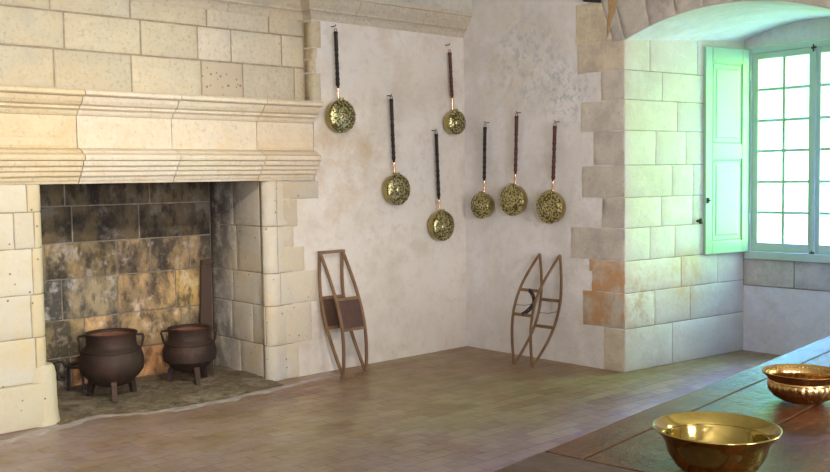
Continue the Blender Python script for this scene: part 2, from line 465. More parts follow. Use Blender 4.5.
# back wall (x = 0) with the recess opening and, further along, a blind niche added for a fill light
bm = bmesh.new()
def quad(bm, a, b, c, d, mi=0):
    f = bm.faces.new([bm.verts.new(p) for p in (a, b, c, d)]); f.material_index = mi; return f
def wall_strip(y0, y1, za0, zb0, za1, zb1):
    quad(bm, (0, y0, za0), (0, y1, za1), (0, y1, zb1), (0, y0, zb0))
wall_strip(.3, YL, 0, ZC, 0, ZC)
NA = 24
for i in range(NA):
    a = YL + (YR - YL) * i / NA; b = YL + (YR - YL) * (i + 1) / NA
    wall_strip(a, b, arch_z(a, YL, YR, ZS, RISE), ZC, arch_z(b, YL, YR, ZS, RISE), ZC)
W2 = (-6.3, -7.6, .95, 2.7)
wall_strip(YR, W2[0], 0, ZC, 0, ZC); wall_strip(W2[0], W2[1], 0, W2[2], 0, W2[2]); wall_strip(W2[0], W2[1], W2[3], ZC, W2[3], ZC)
wall_strip(W2[1], YS, 0, ZC, 0, ZC)
for (p, q) in (((W2[0], W2[2]), (W2[0], W2[3])), ((W2[0], W2[3]), (W2[1], W2[3])), ((W2[1], W2[3]), (W2[1], W2[2])), ((W2[1], W2[2]), (W2[0], W2[2]))):
    quad(bm, (0, p[0], p[1]), (0, q[0], q[1]), (.7, q[0], q[1]), (.7, p[0], p[1]))
quad(bm, (.7, W2[0], W2[2]), (.7, W2[1], W2[2]), (.7, W2[1], W2[3]), (.7, W2[0], W2[3]))
# soffit of the recess
for i in range(NA):
    for k in range(4):
        def sp(t, kk):
            k_ = kk / 4; yf = YL + (YR - YL) * t; yb = WL + (WR - WL) * t
            zf = arch_z(yf, YL, YR, ZS, RISE); zb = arch_z(yb, WL, WR, ZS2, RISE2)
            return (XWIN * k_, yf + (yb - yf) * k_, zf + (zb - zf) * k_)
        quad(bm, sp(i / NA, k), sp((i + 1) / NA, k), sp((i + 1) / NA, k + 1), sp(i / NA, k + 1), 1)
bmesh.ops.remove_doubles(bm, verts=bm.verts, dist=1e-4)
wall_back = struct(finish('wall_back', bm, ['plaster_back', 'plaster_back']))

# ashlar reveals of the recess
REV = [(0, YL), (XWIN, WL)]
rz = [0, .35, .64, .90, 1.165, 1.412, 1.673, 1.95, 2.195, 2.43, 2.80]
rj = [[.58], [.36, .81], [.69, 1.18], [.30, .61, 1.1], [.44, .84], [.57, .85], [.37, .75], [.64, 1.1], [.45, 1.0], [.30, .9]]
for nm, pth, fl, sd in (('reveal', REV, -1, 4), ('reveal', [(0, YR), (XWIN, WR)], 1, 5)):
    S = Stones(sd, depth=.006, gap=.002, bev=.007, tonevar=.05)
    F, L = path_frame(pth, fl)
    for k in range(10):
        xs = [0] + [x * L[-1] / XWIN for x in rj[k]] + [L[-1]]
        for a, b in zip(xs, xs[1:]): S.block(F, a, b, rz[k], rz[k + 1])
    S.bed(F, [0, L[-1]], 0, 2.8, 1)
    S.done('reveal', ['stone_reveal', 'mortar'], wall_back)

# quoins of the opening, toothed into the plaster
S = Stones(7, depth=.004, gap=.002, bev=.007, tonevar=.05)
F, L = path_frame([(0, 0), (0, YL)], -1)
S.jit = .009
qy = [-1.586, -1.372, -1.467, -1.249, -1.570, -1.367, -1.487, -1.360, -1.564, -1.33, -1.312]
qz = [.0, .35, .64, .90, 1.165, 1.412, 1.673, 1.95, 2.195, 2.43, 2.68, 3.0]
rust = {1, 2}
tones = {0: (1.04, 1.0, .92), 3: (.95, .93, .93), 10: (1.1, 1.04, .86), 9: (1.08, 1.02, .9), 8: (1.0, .98, .96)}
for k in range(11):
    end = -1.66 if k == 10 else YL
    S.block(F, -qy[k], -end, qz[k], qz[k + 1], 2 if k in rust else 0, tones.get(k), cell=.05)
S.block(F, 1.44, 1.755, .80, .905, 2, (1.0, .95, .9), cell=.05)
S.bm.normal_update()
for v in S.bm.verts: v.co.x -= .0045
quoins = S.done('quoin', ['stone_quoin', 'mortar', 'stone_rust'], wall_back)
# voussoirs of the recess arch
S = Stones(9, depth=.007, gap=.002, bev=.007, tonevar=.05)
ys = [-1.69, -1.80, -2.03, -2.26, -2.49, -2.73, -2.96, -3.19, -3.45, -3.58]
for a, b in zip(ys, ys[1:]):
    def F(u, v, d, a=a, b=b):
        y = a + (b - a) * u; yc = min(max(y, YR), YL)
        zb = arch_z(yc, YL, YR, ZS, RISE) if YR <= y <= YL else ZS
        zt = arch_z(yc, YL, YR, ZS, RISE) + .48
        yy = y + (y - YM) * .18 * v
        return (-.008 - d, yy, zb + (zt - zb) * v)
    S2 = S.gap, S.bev
    w = abs(b - a); S.gap, S.bev = .002 / w, .008 / w
    S.gap = .004; S.bev = .012
    S.block(F, 0, 1, 0, 1, 0, (.9, .9, .9), cell=.2)
S.done('voussoir', ['stone_quoin', 'mortar'], wall_back)
# brown mortar in the open joint beside the arch
bm = bmesh.new()
def py(px): return -1.636 - (px - 609) / 107.
prof = [(0, 609.5, 618.5), (6, 610, 618.4), (14, 610.5, 617.5), (18, 609.5, 615), (26, 609, 612.5), (34, 608.7, 611), (40, 608.5, 609)]
rows = []
for yp, xa, xb in prof:
    z = 3.0 - yp * .0077; rows.append([bm.verts.new((-.011, py(xa), z)), bm.verts.new((-.014, py((xa + xb) / 2), z)), bm.verts.new((-.011, py(xb), z))])
top = [bm.verts.new((-.012, py(x), 3.3)) for x in (609, 613.5, 618)]; rows.insert(0, top)
for p, q in zip(rows, rows[1:]):
    for i in range(2): bm.faces.new((p[i], p[i + 1], q[i + 1], q[i]))
r = bmesh.ops.extrude_face_region(bm, geom=bm.faces[:])
for v in r['geom']:
    if isinstance(v, bmesh.types.BMVert): v.co.x = .01
finish('mortar_joint', bm, 'mortar_brown', wall_back)

# thin wall with the window
bm = bmesh.new()
X = XWIN
HY0, HY1, HZ0, HZ1 = -2.0, -3.22, .835, 2.70
quad(bm, (X, 1.2, 0), (X, HY0, 0), (X, HY0, ZC), (X, 1.2, ZC))
quad(bm, (X, HY1, 0), (X, YS, 0), (X, YS, ZC), (X, HY1, ZC))
quad(bm, (X, HY0, HZ1), (X, HY1, HZ1), (X, HY1, ZC), (X, HY0, ZC))
quad(bm, (X, HY0, 0), (X, HY1, 0), (X, HY1, HZ0), (X, HY0, HZ0))
for (p, q) in (((HY0, HZ0), (HY0, HZ1)), ((HY0, HZ1), (HY1, HZ1)), ((HY1, HZ1), (HY1, HZ0)), ((HY1, HZ0), (HY0, HZ0))):
    quad(bm, (X, p[0], p[1]), (X, q[0], q[1]), (X + .22, q[0], q[1]), (X + .22, p[0], p[1]))
wall_window = struct(finish('wall_window', bm, 'plaster_back'))
S = Stones(12, depth=.007, gap=.003, bev=.008)
F, L = path_frame([(X, WL + .0), (X, WR)], -1)
for a, b in ((0, .47), (.47, .92), (.92, L[-1])): S.block(F, a, b, .595, .832)
S.bed(F, [0, L[-1]], .59, .835, 1)
for v in S.bm.verts: v.co.x -= .012
S.done('sill_course', ['stone_quoin', 'mortar'], wall_window)

# south and west walls (behind the camera)
bm = bmesh.new()
quad(bm, (XW, YS, 0), (XWIN + .3, YS, 0), (XWIN + .3, YS, ZC), (XW, YS, ZC))
struct(finish('wall_south', bm, 'plaster_back'))
bm = bmesh.new()
quad(bm, (XW, YS, 0), (XW, 1.2, 0), (XW, 1.2, ZC), (XW, YS, ZC))
struct(finish('wall_west', bm, 'plaster_left'))

# fireplace wall (y = 0): plaster to the right of the fireplace, springing of the vault over the cornice
bm = bmesh.new()
XH = -1.735                            # right end of the recessed hood
quad(bm, (XH, 0, 1.55), (.0, 0, 1.55), (.0, 0, 2.9), (XH, 0, 2.9))
quad(bm, (XH, 0, 1.55), (XH, .14, 1.55), (XH, .14, 2.9), (XH, 0, 2.9))
quad(bm, (-2.06, 0, 0), (0, 0, 0), (0, 0, 1.55), (-2.06, 0, 1.55))
quad(bm, (-2.12, .012, 1.5), (XH, .012, 1.5), (XH, .012, 2.19), (-2.12, .012, 2.19))
wall_left = struct(finish('wall_left', bm, 'plaster_left'))
bm = bmesh.new(); box(bm, (XW - .3, .98, -.02), (.3, 1.3, ZC + .1))
box(bm, (-2.17, .16, .0), (.2, 1.0, 3.0)); box(bm, (XW, .16, 0), (-3.99, 1.0, 3.0))
finish('masonry_core', bm, 'mortar', wall_left)
bm = bmesh.new()
sweep(bm, [(-10, .11), (XH, .11), (XH, 0), (0.0, 0)], [(-.3, 3.09), (.112, 3.09), (.112, ZC), (-.3, ZC)], -1)
set_tone(bm, (.86, .9, .88))
finish('upper_wall', bm, 'stone_quoin', wall_left)
set_me = wall_left
# toothing stones at the corner beside the hood and beside the jamb
S = Stones(15, depth=.006, gap=.002, bev=.008, tonevar=.06)
F, L = path_frame([(XH, .11), (XH, 0), (0, 0)], -1)
for z0, z1, w, t in ((2.235, 2.46, .11 + .075, (.92, .9, .85)), (2.46, 2.57, .11 + .03, (.98, .92, .84)), (2.57, 2.66, .11 + .045, (1, .95, .88)), (2.66, 2.88, .11 + .085, (.95, .9, .82))):
    S.block(F, 0, w, z0, z1, 0, t, breaks=(.11,), cell=.05)
F, L = path_frame([(-2.07, 0), (0, 0)], -1)
for z0, z1, w, t in ((1.44, 1.585, .37, (.84, .82, .80)), (1.22, 1.44, .155, (.85, .80, .74)), (1.06, 1.22, .115, (.92, .85, .76)), (.859, 1.06, .215, (.96, .92, .84)), (.60, .859, .335, (1, .98, .93)), (.283, .60, .275, (1, .98, .95)), (0, .283, .14, (1, .97, .92))):
    S.block(F, .0, w, z0, z1, 1, t, cell=.05)
for v in S.bm.verts:
    if v.co.x > XH + .001 or v.co.z < 1.7: v.co.y -= .006
    else: v.co.x -= .006
S.done('toothing_stone', ['stone_hood', 'stone_jamb'], wall_left)

# moulded cornice under the vault
cor = [(-.02, 2.885), (.006, 2.885), (.010, 2.90), (.018, 2.925), (.032, 2.945), (.050, 2.955), (.050, 2.972), (.060, 2.985), (.080, 3.01),
       (.100, 3.045), (.106, 3.06), (.122, 3.064), (.122, 3.10), (-.02, 3.10)]
bm = bmesh.new()
pth = [(-10, .11), (XH, .11), (XH, 0), (0.0, 0)]
segs = [(-10, -4.4), (-4.4, -2.45)]
for a, b in segs: sweep(bm, [(a + .002, .11), (b - .002, .11)], cor, -1)
sweep(bm, [(-2.448, .11), (XH, .11), (XH, 0), (-1.3, 0)], cor, -1)
for a, b in ((-1.297, -.55), (-.547, 0.0)): sweep(bm, [(a, 0), (b, 0)], cor, -1)
set_tone(bm, (.93, .92, .93))
struct(finish('trim_1', bm, 'stone_hood'))

# ------------------------------------------------------------------ fireplace
fire = thing('fireplace', (-3.08, 0, 0), 'huge pale limestone fireplace with moulded mantel and sooty hearth, built into the left wall', 'fireplace')
fire_off = Vector((3.08, 0, 0))
def fpart(o):
    o.parent = fire; o.location = fire_off
    return o
# hood
S = Stones(21, depth=.010, gap=.005, bev=.009, rough=.002, tonevar=.06)
F, L = path_frame([(-10, .11), (XH, .11)], -1)
def hx(*a): return [x + 10 for x in a]
courses = [(2.20, 2.504, hx(-7.2, -6.5, -5.6, -4.9, -4.3, -3.80, -3.243, -2.682, -2.319, -1.833, XH)),
           (2.504, 2.757, hx(-7.2, -6.3, -5.7, -5.0, -4.35, -3.722, -3.165, -2.707, -2.418, -1.952, XH)),
           (2.757, 2.93, hx(-7.2, -6.5, -5.6, -5.0, -4.4, -3.814, -3.238, -2.625, -2.07, XH))]
for k, (z0, z1, xs) in enumerate(courses):
    for i, (a, b) in enumerate(zip(xs, xs[1:])):
        mi, t = 0, None
        if k == 0 and i == 7: mi, t = 2, (.95, .92, .9)
        if k == 1 and i == 7: t = (1.12, 1.13, 1.18)
        S.block(F, a, b, z0, z1, mi, t)
S.bed(F, hx(-9, XH), 2.2, 2.93, 1)
fpart(S.done('hood', ['stone_hood', 'mortar', 'stone_pecked']))
# mantel: frieze between two moulded cornices, in four stones
man = [(-.25, 1.592), (.028, 1.592), (.034, 1.605), (.044, 1.615), (.052, 1.632), (.072, 1.645), (.076, 1.668), (.094, 1.678), (.100, 1.700),
       (.122, 1.712), (.128, 1.742), (.150, 1.748), (.155, 1.762), (.155, 1.782), (.112, 1.797), (.098, 1.812), (.060, 1.826), (.030, 1.832), (.028, 2.046),
       (.040, 2.050), (.052, 2.062), (.062, 2.080), (.090, 2.092), (.094, 2.108), (.120, 2.118), (.138, 2.140), (.150, 2.168),
       (.178, 2.172), (.190, 2.180), (.190, 2.200), (.170, 2.214), (-.25, 2.222)]
bm = bmesh.new(); lay = bm.loops.layers.float_color.new('tone')
ml = [-7.2, -5.2, -3.72, -3.02, -2.30, -1.768]
tn = [(.96, .9, .78), (.98, .91, .77), (1.02, 1.0, .99), (1.0, .985, .95), (.97, .93, .85)]
for (a, b), t in zip(zip(ml, ml[1:]), tn):
    old = set(bm.faces)
    n = max(2, int((b - a) / .25))
    pts = [(a + .003 + (b - a - .006) * i / n, 0) for i in range(n + 1)]
    F_, L_ = path_frame(pts, -1)
    rings = []
    for s_ in L_:
        rings.append([bm.verts.new(Vector(F_(s_, z, d)) + Vector((0, noise.noise(Vector((s_ * 3 + a, z * 20, 1))) * .004, noise.noise(Vector((s_ * 2 + a, z * 14, 5))) * .004))) for d, z in man])
    for p, q in zip(rings, rings[1:]):
        for i in range(len(man)):
            j = (i + 1) % len(man); bm.faces.new((p[i], p[j], q[j], q[i]))
    bm.faces.new(rings[0]); bm.faces.new(rings[-1][::-1])
    for f in set(bm.faces) - old:
        for l in f.loops: l[lay] = (*t, 1)
mantel = fpart(finish('mantel', bm, 'stone_mantel'))
# patched frieze ledges: thin repair strips of the outer stones
for xa, xb in ((-6, -3.76), (-2.29, -1.79)):
    bm = bmesh.new(); box(bm, (xa, -.037, 1.842), (xb, -.02, 1.90), .005)
    set_tone(bm, (1.0, .93, .80))
    o = finish('ledge_strip', bm, 'stone_mantel'); o.parent = mantel

# right jamb: inner side, rounded corner roll, front
jp = [(-2.2, .87), (-2.2, .2), (-2.195, .12)]
c = Vector((-2.14, .065)); 
for i in range(9):
    a = PI + .25 + (PI / 2 + .35 - .25) * i / 8
    jp.append((c.x + .082 * math.cos(a) - .01, c.y + .082 * math.sin(a) - .01))
jp += [(-2.05, -.006), (-1.98, -.006)]
F, L = path_frame(jp, -1)
S = Stones(31, depth=.007, gap=.0025, bev=.008, tonevar=.05)
jz = [0, .283, .60, .859, 1.231, 1.592]
side = L[1]; roll0, roll1, end = L[2], L[11], L[-1]
jj = [[0, .42, roll0, end], [0, .30, .62, roll0 + .1, end], [0, .33, end - .12, end], [0, .40, roll0, roll1, end], [0, .36, roll0, roll1, end]]
for k in range(5):
    for i, (a, b) in enumerate(zip(jj[k], jj[k][1:])):
        sooty = k >= 3 and i == 0
        S.block(F, a, b, jz[k], jz[k + 1], 0, (.93, .94, .98) if i == 0 else None, breaks=L, cell=.06)
S.bed(F, L, 0, 1.592, 1)
fpart(S.done('jamb', ['stone_jamb', 'mortar', 'stone_sooty']))
# left jamb, on a projecting half-round base
lp = [(-7.2, -.05), (-4.055, -.05)]
for i in range(7):
    a = -PI / 2 + PI / 2 * i / 6
    lp.append((-4.03 + .06 * math.cos(a) - .0, .015 + .065 * math.sin(a)))
lp += [(-3.965, .03), (-3.955, .12), (-3.95, .87)]
F, L = path_frame(lp, -1)
S = Stones(33, depth=.007, gap=.0025, bev=.008, tonevar=.05)
lz = [.0, .29, .588, .872, 1.174, 1.411, 1.592]
e0 = L[1]
lj = [[5.0 - 2.8 + .2, e0 - .05, L[8], L[-1]], [2.2, e0, L[8], L[-1]], [2.2, e0 - .02, L[8], L[-1]], [2.2, e0 - .25, e0, L[8], L[-1]], [2.2, e0 - .11, e0 + .02, L[8], L[-1]], [2.2, e0 - .02, L[8], L[-1]]]
for k in range(6):
    lj[k] = [0., .75 + .2 * (k % 2), 1.5 - .15 * (k % 3)] + lj[k]
    for i, (a, b) in enumerate(zip(lj[k], lj[k][1:])):
        t = (.98, .9, .74) if i == len(lj[k]) - 3 else None
        S.block(F, a, b, lz[k], lz[k + 1], 2 if i == len(lj[k]) - 2 else 0, t, breaks=L, cell=.06)
S.bed(F, L, 0, 1.592, 1)
ljamb = fpart(S.done('jamb', ['stone_jamb', 'mortar', 'stone_sooty']))
# half-round base of the left jamb
bm = bmesh.new()
lathe(bm, [(0, 0), (.125, 0), (.122, .02), (.112, .10), (.108, .33), (.100, .375), (.085, .395), (.0, .40)], 28,
      Matrix.Translation((-4.012, .035, 0)))
box(bm, (-4.6, -.085, 0), (-4.03, .05, .29), .012)
set_tone(bm, (1.0, .95, .84))
o = finish('jamb_base', bm, 'stone_jamb', smooth=35); o.parent = ljamb
# firebox back and left side
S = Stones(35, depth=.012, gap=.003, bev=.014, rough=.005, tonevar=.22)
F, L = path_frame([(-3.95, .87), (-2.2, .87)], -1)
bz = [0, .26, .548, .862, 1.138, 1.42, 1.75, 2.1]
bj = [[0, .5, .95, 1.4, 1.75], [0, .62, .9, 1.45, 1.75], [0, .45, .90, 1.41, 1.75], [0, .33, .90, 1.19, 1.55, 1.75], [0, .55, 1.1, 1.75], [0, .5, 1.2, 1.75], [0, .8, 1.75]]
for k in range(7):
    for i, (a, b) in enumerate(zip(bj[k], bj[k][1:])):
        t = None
        if k >= 4: t = (.32, .31, .31)  # dark tone holds both soot and the lintel's cast shadow
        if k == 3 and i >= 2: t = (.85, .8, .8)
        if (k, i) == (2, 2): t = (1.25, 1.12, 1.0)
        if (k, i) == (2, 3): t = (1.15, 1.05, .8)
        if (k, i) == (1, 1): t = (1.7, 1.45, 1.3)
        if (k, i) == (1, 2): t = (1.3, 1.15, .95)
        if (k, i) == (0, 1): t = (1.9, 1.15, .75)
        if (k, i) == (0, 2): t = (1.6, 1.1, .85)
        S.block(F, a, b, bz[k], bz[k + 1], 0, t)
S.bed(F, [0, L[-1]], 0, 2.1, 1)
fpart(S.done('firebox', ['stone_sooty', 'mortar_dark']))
# flue above the opening
bm = bmesh.new()
quad(bm, (-3.96, .88, 1.9), (-2.19, .88, 1.9), (-2.5, .7, 3.6), (-3.6, .7, 3.6))
quad(bm, (-2.19, .88, 1.55), (-2.19, .22, 1.55), (-2.5, .35, 3.6), (-2.5, .7, 3.6))
quad(bm, (-3.96, .88, 1.55), (-3.96, .22, 1.55), (-3.6, .35, 3.6), (-3.6, .7, 3.6))
quad(bm, (-3.96, .22, 1.6), (-2.19, .22, 1.6), (-2.5, .35, 3.6), (-3.6, .35, 3.6))
quad(bm, (-3.6, .7, 3.6), (-2.5, .7, 3.6), (-2.5, .35, 3.6), (-3.6, .35, 3.6))
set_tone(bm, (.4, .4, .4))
fpart(finish('flue', bm, 'stone_sooty'))
# hearth bed: uneven ash and earth, with a pale mortar strip against the paving
edge = [(-4.9, -.25), (-4.27, -.30), (-3.954, -.19), (-3.65, -.10), (-3.3, -.30), (-2.778, -.33), (-2.435, -.27), (-2.073, -.23), (-1.75, -.09), (-1.6, -.0)]
def edge_y(x):
    for (a, b), (c_, d_) in zip(edge, edge[1:]):
        if a <= x <= c_: return b + (d_ - b) * (x - a) / (c_ - a)
    return -.1
def sheet(nm, x0, x1, y_front, y_back, zf, mt, nx=70, ny=26):
    bm = bmesh.new(); g = []
    for i in range(nx + 1):
        x = x0 + (x1 - x0) * i / nx; yf, yb = y_front(x), y_back(x); row = []
        for j in range(ny + 1):
            y = yf + (yb - yf) * j / ny; row.append(bm.verts.new((x, y, zf(x, y, j / ny))))
        g.append(row)
    for i in range(nx):
        for j in range(ny):
            f = bm.faces.new((g[i][j], g[i + 1][j], g[i + 1][j + 1], g[i][j + 1])); f.smooth = True
    return fpart(finish(nm, bm, mt))
def nzf(x, y, s, a): return noise.noise(Vector((x * s, y * s, 2.2))) * a
def hz(x, y, t):
    return .002 + min(1, t * 3.5) * (.022 + nzf(x, y, 3.5, .016) + nzf(x, y, 13, .008))
sheet('hearth', -3.95, -2.2, lambda x: edge_y(x) + .07 + nzf(x, 0, 9, .03), lambda x: .87, hz, 'hearth')
sheet('mortar_strip', -4.9, -1.6, lambda x: edge_y(x) - .05 + nzf(x, 1, 6, .06) + nzf(x, 9, 17, .025), lambda x: edge_y(x) + (.16 + nzf(x, 3, 5, .04)) * (1 if x < -2.3 else .75), lambda x, y, t: -.003 + math.sin(PI * min(t * 1.3, 1)) * .005 + nzf(x, y, 12, .004), 'mortar_pale', 80, 8)

# ------------------------------------------------------------------ window and shutter
win = bpy.data.objects.new('window_1', None); col.objects.link(win); win.location = (XWIN, YM, .835); struct(win)
def wpart(nm, bm, mt, parent=None, **k):
    o = finish(nm, bm, mt, **k); o.parent = parent or win
    if parent is None: o.location = -Vector((XWIN, YM, .835))
    return o
bm = bmesh.new()
fx0, fx1 = XWIN - .03, XWIN + .06
for lo, hi in (((fx0, -2.048, .835), (fx1, -2.0, 2.69)), ((fx0, -3.22, .835), (fx1, -3.172, 2.69)), ((fx0, -3.172, 2.64), (fx1, -2.048, 2.69)), ((fx0 - .015, -3.22, .835), (fx1, -2.0, .905))):
    box(bm, lo, hi, .004)
wpart('frame', bm, 'frame')
for s in (1, -1):
    def yy(y): return YM + s * (y - YM)
    bm = bmesh.new(); cx0, cx1 = XWIN - .012, XWIN + .035
    def b(ya, yb, za, zb, x0=cx0, x1=cx1, bv=.004):
        a_, b_ = sorted((yy(ya), yy(yb))); box(bm, (x0, a_, za), (x1, b_, zb), bv)
    b(-2.050, -2.103, .907, 2.638); b(-2.558, -2.606, .907, 2.638); b(-2.103, -2.558, 2.585, 2.638); b(-2.103, -2.558, .907, .982)
    b(-2.322, -2.348, .982, 2.585, cx0 + .008, cx1 - .006, .003)
    for z in (2.32, 2.05, 1.785, 1.515, 1.247): b(-2.103, -2.558, z - .013, z + .013, cx0 + .009, cx1 - .007, .003)
    cas = wpart('casement', bm, 'frame')
    bm = bmesh.new(); b(-2.10, -2.56, .98, 2.59, XWIN + .010, XWIN + .0125, 0)
    o = finish('pane', bm, 'glass'); o.parent = cas
bm = bmesh.new()                        # astragal with bolts over the meeting stiles
box(bm, (XWIN - .028, -2.626, .907), (XWIN - .012, -2.594, 2.638), .004)
ast = wpart('astragal', bm, 'frame')
bm = bmesh.new()
for z0, z1 in ((2.60, 2.66), (.885, .93)):
    tube(bm, [(XWIN - .036, -2.59, (z0 + z1) / 2), (XWIN - .036, -2.63, (z0 + z1) / 2 + .004)], .009)
    tube(bm, [(XWIN - .034, -2.605, z0), (XWIN - .034, -2.605, z1)], .006)
o = finish('bolt', bm, 'iron_dark'); o.parent = win; o.location = -Vector((XWIN, YM, .835))

hinge, free = Vector((1.505, -2.022, 0)), Vector((.972, -1.918, 0))
dv = (free - hinge); SW = dv.length; ang = math.atan2(dv.y, dv.x)
sh = thing('window_shutter', (hinge.x, hinge.y, .90), 'tall sage green panelled shutter folded open against the stone window reveal', 'shutter', rot=(0, 0, ang))
# local: x along the leaf from hinge to free edge, y thickness, z up (0..1.765)
SH = 1.772
T = .034
bm = bmesh.new()
st0, st1 = .082, .082
def sb(x0, x1, z0, z1, y0=-T / 2, y1=T / 2, bv=.004): box(bm, (x0, y0, z0), (x1, y1, z1), bv)
sb(0, st0, 0, SH); sb(SW - st1, SW, 0, SH)
for z0, z1 in ((0, .105), (.82, .945), (SH - .125, SH)): sb(st0, SW - st1, z0, z1)
finish('frame', bm, 'shutter', sh)
for z0, z1 in ((.105, .82), (.945, SH - .125)):
    bm = bmesh.new(); x0, x1 = st0 - .005, SW - st1 + .005
    box(bm, (x0, -.005, z0 - .005), (x1, .005, z1 + .005))
    for sgn in (1, -1):                  # raised field with sloped fielding and a bead on both faces
        m1, m2 = .012, .05
        ring = []
        for mrg, y in ((m1, .006), (m1 + .006, .014), (m1 + .013, .008), (m2, .008), (m2 + .012, .014)):
            ring.append([bm.verts.new((xx, sgn * y, zz)) for xx, zz in ((x0 + mrg, z0 + mrg), (x1 - mrg, z0 + mrg), (x1 - mrg, z1 - mrg), (x0 + mrg, z1 - mrg))])
        for p, q in zip(ring, ring[1:]):
            for i in range(4): bm.faces.new((p[i], p[(i + 1) % 4], q[(i + 1) % 4], q[i]))
        bm.faces.new(ring[-1])
    finish('panel', bm, 'shutter', sh)
bm = bmesh.new(); box(bm, (SW - .035, T / 2, .44), (SW - .01, T / 2 + .012, .49), .003); tube(bm, [(SW - .022, T / 2 + .01, .465), (SW - .022, T / 2 + .03, .465)], .008)
finish('latch', bm, 'iron_dark', sh)
for z in (.25, 1.5):
    bm = bmesh.new(); tube(bm, [(-.004, T / 2 + .004, z), (-.004, T / 2 + .004, z + .09)], .008)
    finish('hinge', bm, 'frame', sh)

# round iron knob on the reveal
def rev_pt(x, z, d):
    v = (Vector((XWIN, WL, 0)) - Vector((0, YL, 0))).normalized(); n = Vector((v.y, -v.x, 0))
    p = Vector((0, YL, 0)) + v * (x / v.x); return p + n * d + Vector((0, 0, z)), n
p, n = rev_pt(.897, 1.192, .0)
kn = thing('iron_stud', p, 'small round iron knob fixed in the stone reveal beside the shutter', 'knob', rot=(0, 0, math.atan2(n.y, n.x)))
bm = bmesh.new(); lathe(bm, [(0, -.01), (.012, -.01), (.012, .025), (.022, .03), (.025, .042), (.018, .056), (0, .06)], 16, Matrix.Rotation(PI / 2, 4, 'Y'))
finish('head', bm, 'iron_dark', kn, smooth=40)

# iron bracket high on the back wall
br = thing('iron_bracket', (0, -1.50, 2.995), 'black iron bracket plate high on the back wall at the picture top edge', 'bracket')
bm = bmesh.new(); box(bm, (-.055, -.075, .0), (.0, .075, .33), .008)
for v in bm.verts: v.co.z += -v.co.y * .18 * -1 if v.co.z < .1 else 0
finish('plate', bm, 'iron_dark', br)
bm = bmesh.new(); tube(bm, [(-.05, 0, .26), (-.16, 0, .25), (-.19, 0, .28), (-.19, 0, .33)], .012)
finish('hook', bm, 'iron_dark', br, smooth=40)

# ------------------------------------------------------------------ warming pans
def pan(name, wall, top, ctr, z_ferr0, z_ferr1, D, hmat, label, seed):
    """wall 'L' (y = 0, faces -y) or 'B' (x = 0, faces -x). top/ctr = (coordinate along wall, z)"""
    rt_ = 0 if wall == 'L' else -PI / 2
    dz = top[1] - ctr[1]; dx = ctr[0] - top[0]
    loc = (top[0], 0, top[1]) if wall == 'L' else (0, top[0], top[1])
    tilt = math.atan2(dx if wall == 'L' else -dx, dz)
    loc = (loc[0], loc[1], loc[2] - .018)
    t = thing(name, loc, label, 'warming pan', 'warming pans hung on the walls', rot=(0, 0, rt_))
    # local: x along wall (right), -y out of the wall, z up; hung point at (0,-.05,0)
    R = Matrix.Rotation(-tilt, 4, 'Y')
    L = math.hypot(dx, dz); hl = (top[1] - z_ferr0); fl = (top[1] - z_ferr1)
    rnd = random.Random(seed)
    yh = -.055
    base = R @ Matrix.Translation((0, yh, 0))
    # turned handle, z downward
    bm = bmesh.new(); k = hl
    pf = [(0, .006), (.010, .006), (.0145, 0), (.0145, -.01), (.0125, -.03), (.0130, -.25 * k)]
    for q in (.30, .40, .55, .62, .72, .82, .90):
        z = -q * k
        pf += [(.0118, z + .015), (.0135, z + .006), (.0146, z), (.0135, z - .006), (.0115, z - .015)]
    pf += [(.0085, -k * .95), (.009, -k), (0, -k)]
    lathe(bm, [(q_ * 1.22, z_) for q_, z_ in pf], 12, base); finish('handle', bm, hmat, t, smooth=50)
    bm = bmesh.new()
    lathe(bm, [(0, -hl + .012), (.0115, -hl + .012), (.0125, -hl), (.0105, -hl - .01), (.0085, -fl + .01), (.008, -fl - .012), (0, -fl - .012)], 12, base)
    finish('ferrule', bm, 'copper', t, smooth=50)
    bm = bmesh.new()
    tube(bm, [base @ Vector((.014 * math.sin(a), 0, .016 + .014 * -math.cos(a))) for a in [2 * PI * i / 14 for i in range(14)]], .003, 6, True)
    finish('hanging_ring', bm, 'nail', t, smooth=50)
    # pan body (lathe axis out of the wall)
    r = D / 2
    cm = R @ Matrix.Translation((0, -.012, -L)) @ Matrix.Rotation(PI / 2, 4, 'X')     # local z -> -y
    bm = bmesh.new()
    lathe(bm, [(0, 0), (r * .72, 0), (r * .86, .008), (r * .93, .024), (r * .95, .05), (r * .95, .074), (r * .99, .078), (r, .083), (r * .985, .088), (r * .9, .088), (0, .086)], 40, cm)
    # tang between ferrule and body
    bar(bm, [R @ Vector((0, yh, -fl)), R @ Vector((0, yh - .004, -L + r * .93))], .022, .010, (0, 1, 0))
    body = finish('pan', bm, 'brass_old', t, smooth=40)
    bm = bmesh.new()
    cl = cm @ Matrix.Translation((0, 0, .088))
    lathe(bm, [(0, -.002), (r * .97, -.002), (r * .985, .003), (r * .965, .008), (r * .90, .007), (r * .86, .010), (r * .80, .016), (r * .62, .024), (r * .40, .028), (r * .34, .026), (r * .30, .030), (r * .12, .033), (0, .034)], 48, cl,
          rad=lambda q, z, a: q * (1 + (.012 * math.cos(12 * a) if .3 * r < q < .85 * r else 0)))
    lid = finish('lid', bm, 'brass_lid', t, smooth=50)
    # lid hinge and lifting knob
    bm = bmesh.new()
    box(bm, (-.018, -.11, -L + r - .012), (.018, -.085, -L + r + .012), .004, R)
    o = finish('lid_hinge', bm, 'brass_old'); o.parent = lid
    return t

